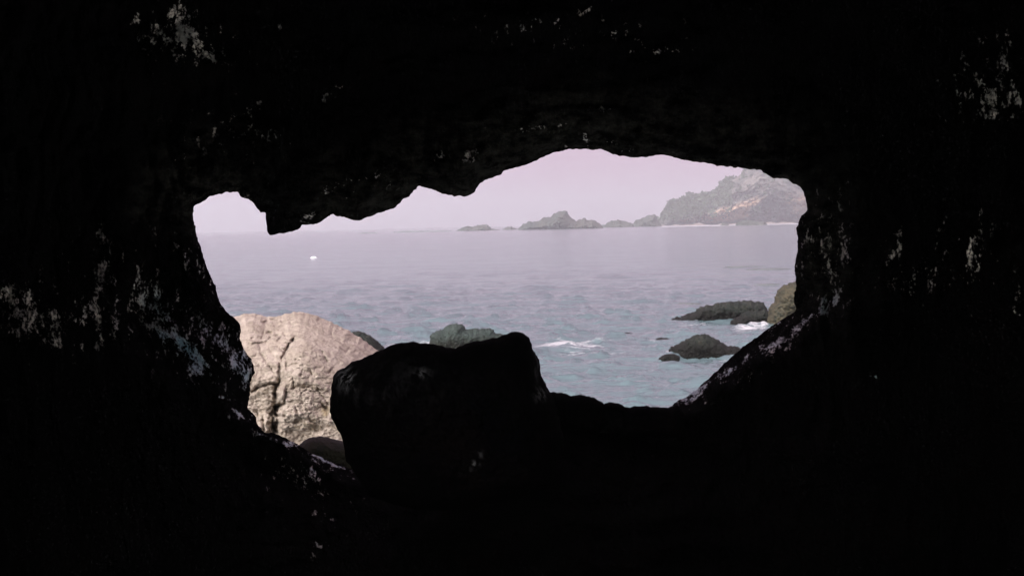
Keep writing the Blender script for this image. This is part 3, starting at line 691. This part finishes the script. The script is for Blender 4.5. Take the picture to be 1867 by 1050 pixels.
# shingle beach : a low pale apron at the foot of the headland
def beach():
    xs = np.linspace(1180, 1520, 110); rows = 7
    V = []
    for j in range(rows):
        for i, x in enumerate(xs):
            t = j / (rows - 1)
            d0 = sea_depth(x, 409.9 - 0.0204 * (x - 1330))
            p = world_pt(np.array([[x, 409]]), np.array([d0 - 40 + t * 160]))[0]
            p[2] = -1.5 + (2.6 + 1.8 * math.sin(i * .37) * math.sin(i * .11 + 1)) * t ** 0.8 + 0.5 * math.sin(i * .9 + j)
            V.append(p)
    n = len(xs)
    Fq = [(j * n + i, j * n + i + 1, (j + 1) * n + i + 1, (j + 1) * n + i) for j in range(rows - 1) for i in range(n - 1)]
    o = make_mesh('beach', V, Fq, BEACH)
    struct(o, 'thin pale beach along the foot of the headland', 'beach')
beach()
# scrub on the slopes and skyline of the headland : leaf clumps, nobody could count them
def scrub():
    k = NB('scrub_leaves'); k.set('Base Color', k.mix(k.noise(.05, 3), (0.045, 0.07, 0.045), (0.075, 0.095, 0.06))); k.set('Roughness', .9); k.set('Specular IOR Level', .1)
    rg = np.random.RandomState(5)
    hp = densify(head_poly, 3)
    me = bpy.data.objects['headland'].data
    nv = len(me.vertices); co = np.zeros(nv * 3); me.vertices.foreach_get('co', co); co = co.reshape(-1, 3) + np.array(bpy.data.objects['headland'].location)
    rel = co - CAM; f = rel @ fw; X = 933.5 + F * (rel @ RT) / f; Y = 525 - F * (rel @ UP) / f
    front = f < D + 330
    q, _ = seg_dist(np.stack([X, Y], 1), hp)
    wgt = np.where((X > 1200) & (X < 1335) & (Y < 403), 1.0, 0.03) * (front) * (Y < 406) * (X < 1500)
    wgt = wgt * (1 + 4 * (q < 4)) * np.where(head_tan(np.stack([X, Y], 1)) > .35, .1, 1)
    pick = rg.choice(nv, 1500, p=wgt / wgt.sum())
    V, Fc = [], []
    for i in pick:
        s = rg.uniform(1.5, 4.2)
        c0 = co[i] + np.array([0, 0, s * .3])
        for t in range(16):
            u = rg.normal(size=3); u /= np.linalg.norm(u); c1 = c0 + u * s * rg.uniform(.3, 1.0) * np.array([1, 1, .8])
            a = rg.normal(size=3) * s * .4; b = rg.normal(size=3) * s * .4
            m = len(V); V += [c1 - a - b, c1 + a - b, c1 + a + b, c1 - a + b]; Fc.append((m, m + 1, m + 2, m + 3))
    o = make_mesh('scrub', V, Fc, k.m, smooth=False)
    tag(o, 'grey-green scrub covering the left slope and skyline of the headland', 'scrub', kind='stuff')
scrub()

# ------------------------------------------------------------------ sea
def sea():
    hz = 13200.0
    dy = np.concatenate([np.array([1.45, 2.2, 3.2, 4.4]), np.arange(5.4, 372, 1.15)])
    rr = np.concatenate([hz / dy, np.array([33, 28, 22, 15, 8, 3, 0.5])])
    fine = np.arange(-25, 25.01, 0.085)
    az = np.concatenate([np.arange(-180, -25.5, 5.0), fine, np.arange(28, 180, 5.0)])
    a = np.radians(az); na, nr = len(az), len(rr)
    X = rr[:, None] * np.sin(a)[None]; Y = rr[:, None] * np.cos(a)[None]
    rad = np.repeat(rr, na)
    P = np.stack([X.ravel(), Y.ravel(), np.zeros(na * nr)], 1)
    drow = np.repeat(np.abs(np.gradient(rr)), na)
    z = np.zeros(len(P)); rg = random.Random(9)
    for i in range(26):
        lam = 1.0 * (1.16 ** i) if i < 20 else rg.uniform(2, 6)
        if lam > 7: continue
        th = rg.gauss(0, 0.42); kx, ky = math.sin(th) * 2 * math.pi / lam, math.cos(th) * 2 * math.pi / lam
        am = 0.008 * lam ** 0.8
        fade = np.clip((lam / 2.2 - drow) / (lam / 4), 0, 1)
        ph = kx * P[:, 0] + ky * P[:, 1] + rg.uniform(0, 6.28) + 1.5 * fbm(P * (0.35 / lam), 2, 100 + i)
        z += am * fade * (1.12 - 2 * np.abs(np.sin(ph / 2)) ** 1.3)
    nf = np.clip((1.6 - drow) / 1.0, 0, 1); nf2 = np.clip((4.0 - drow) / 3.0, 0, 1)
    n1 = fbm(P * np.array([0.50, 1.0, 1]), 5, 7); z += 0.62 * nf * np.maximum(0, n1 - 0.08)
    n2 = fbm(P * np.array([0.22, 0.5, 1]), 4, 17); z += 0.28 * nf2 * np.maximum(0, n2 - 0.05)
    z += 0.06 * nf * fbm(P * np.array([1.1, 1.9, 1]), 4, 8)
    far = np.abs(np.repeat(np.zeros(1), 1))
    z *= np.clip(rad / 10, 0, 1)
    # foam, placed on the water round the rocks and in the surf streak
    foam = np.zeros(len(P))
    P3 = P.copy()
    rel = P3 - CAM; f = rel @ fw; ok = f > 5
    px = np.full(len(P), -999.0); py = np.full(len(P), -999.0)
    px[ok] = 933.5 + F * (rel[ok] @ RT) / f[ok]; py[ok] = 525 - F * (rel[ok] @ UP) / f[ok]
    Q = np.stack([px, py], 1)
    for g in ((1030, 627, 80, 5.5, 2, .62), (1050, 627, 46, 5.5, 5, .72), (1085, 631, 26, 3.0, 0, .72), (1005, 628, 30, 5, 0, .5), (1000, 636, 60, 8, 0, .42), (1060, 642, 90, 12, 0, .36),
              (1190, 621.5, 12, 1.6, 0, .6), (1220, 646, 12, 4, 0, .7), (1365, 599, 50, 4.5, -6, .62), (1270, 592, 70, 3, -2, .42), (1395, 595, 16, 5, -20, .75), (1300, 655, 60, 3, -3, .4),
              (1340, 641, 30, 5, 0, .35), (770, 625, 40, 5, 0, .55), (720, 630, 20, 6, 0, .55), (1270, 592, 60, 2.5, -2, .38), (1150, 640, 120, 20, 0, .2),
              (850, 640, 70, 4, 0, .5)):
        np.maximum(foam, g[5] * gauss(Q, *g[:5]), out=foam)
    # line of surf on the headland beach
    dl = py - (409.9 - 0.0204 * (px - 1330)); foam = np.maximum(foam, .95 * np.exp(-((dl - 0.9) / 0.9) ** 2) * ((px > 1205) & (px < 1480)))
    P[:, 2] = z
    i = np.arange(nr - 1)[:, None] * na; j = np.arange(na)[None]; j2 = (j + 1) % na
    Fq = np.stack([i + j, i + na + j, i + na + j2, i + j2], -1).reshape(-1, 4)
    V = np.concatenate([P])
    o = make_mesh('sea', V, Fq, SEA, {'foam': foam})
    struct(o, 'calm grey sea with small ripples fading into haze', 'sea')
sea()

# ------------------------------------------------------------------ the white float far out on the water
def buoy():
    D = float(sea_depth(572, 471)); p = world_pt(np.array([[572, 471.0]]), np.array([D]))[0]; p[2] = 0
    root = bpy.data.objects.new('buoy', None); C.objects.link(root); root.location = p
    tag(root, 'small white dome-shaped float alone on the open water at left', 'buoy')
    m = NB('white_float'); m.set('Base Color', (.95, .95, .97)); m.set('Roughness', .4)
    m2 = NB('float_collar'); m2.set('Base Color', (.55, .55, .58)); m2.set('Roughness', .6)
    def lathe(name, prof, mat):
        n = 24; V = []; Fq = []
        for (r, z) in prof:
            for k in range(n): V.append((r * math.cos(2 * math.pi * k / n), r * math.sin(2 * math.pi * k / n), z))
        for a in range(len(prof) - 1):
            for k in range(n): Fq.append((a * n + k, a * n + (k + 1) % n, (a + 1) * n + (k + 1) % n, (a + 1) * n + k))
        o = make_mesh(name, V, Fq, mat); o.parent = root; return o
    lathe('dome', [(0.5, -.1), (.66, .06), (.64, .16), (.54, .26), (.36, .33), (.15, .37), (.01, .38)], m.m)
    lathe('collar', [(.5, -.2), (.74, -.12), (.80, -.02), (.76, .04), (.68, .07)], m2.m)
buoy()

# ------------------------------------------------------------------ sea haze
def haze():
    s, zt, zb = 9400.0, 190.0, -2.0
    V = [(x, y, z) for z in (zb, zt) for y in (-s, s) for x in (-s, s)]
    Fq = [(0, 2, 3, 1), (4, 5, 7, 6), (0, 1, 5, 4), (2, 6, 7, 3), (0, 4, 6, 2), (1, 3, 7, 5)]
    m = bpy.data.materials.new('sea_haze'); m.use_nodes = True; t = m.node_tree; t.nodes.clear()
    out = t.nodes.new('ShaderNodeOutputMaterial'); v = t.nodes.new('ShaderNodeVolumePrincipled')
    v.inputs['Color'].default_value = (0.925, 0.93, 0.957, 1); v.inputs['Density'].default_value = 0.00034
    v.inputs['Anisotropy'].default_value = 0.35
    t.links.new(v.outputs[0], out.inputs['Volume'])
    o = make_mesh('haze', V, Fq, m, smooth=False)
    tag(o, 'pale sea haze veiling the headland and the horizon', 'haze', kind='stuff')
haze()
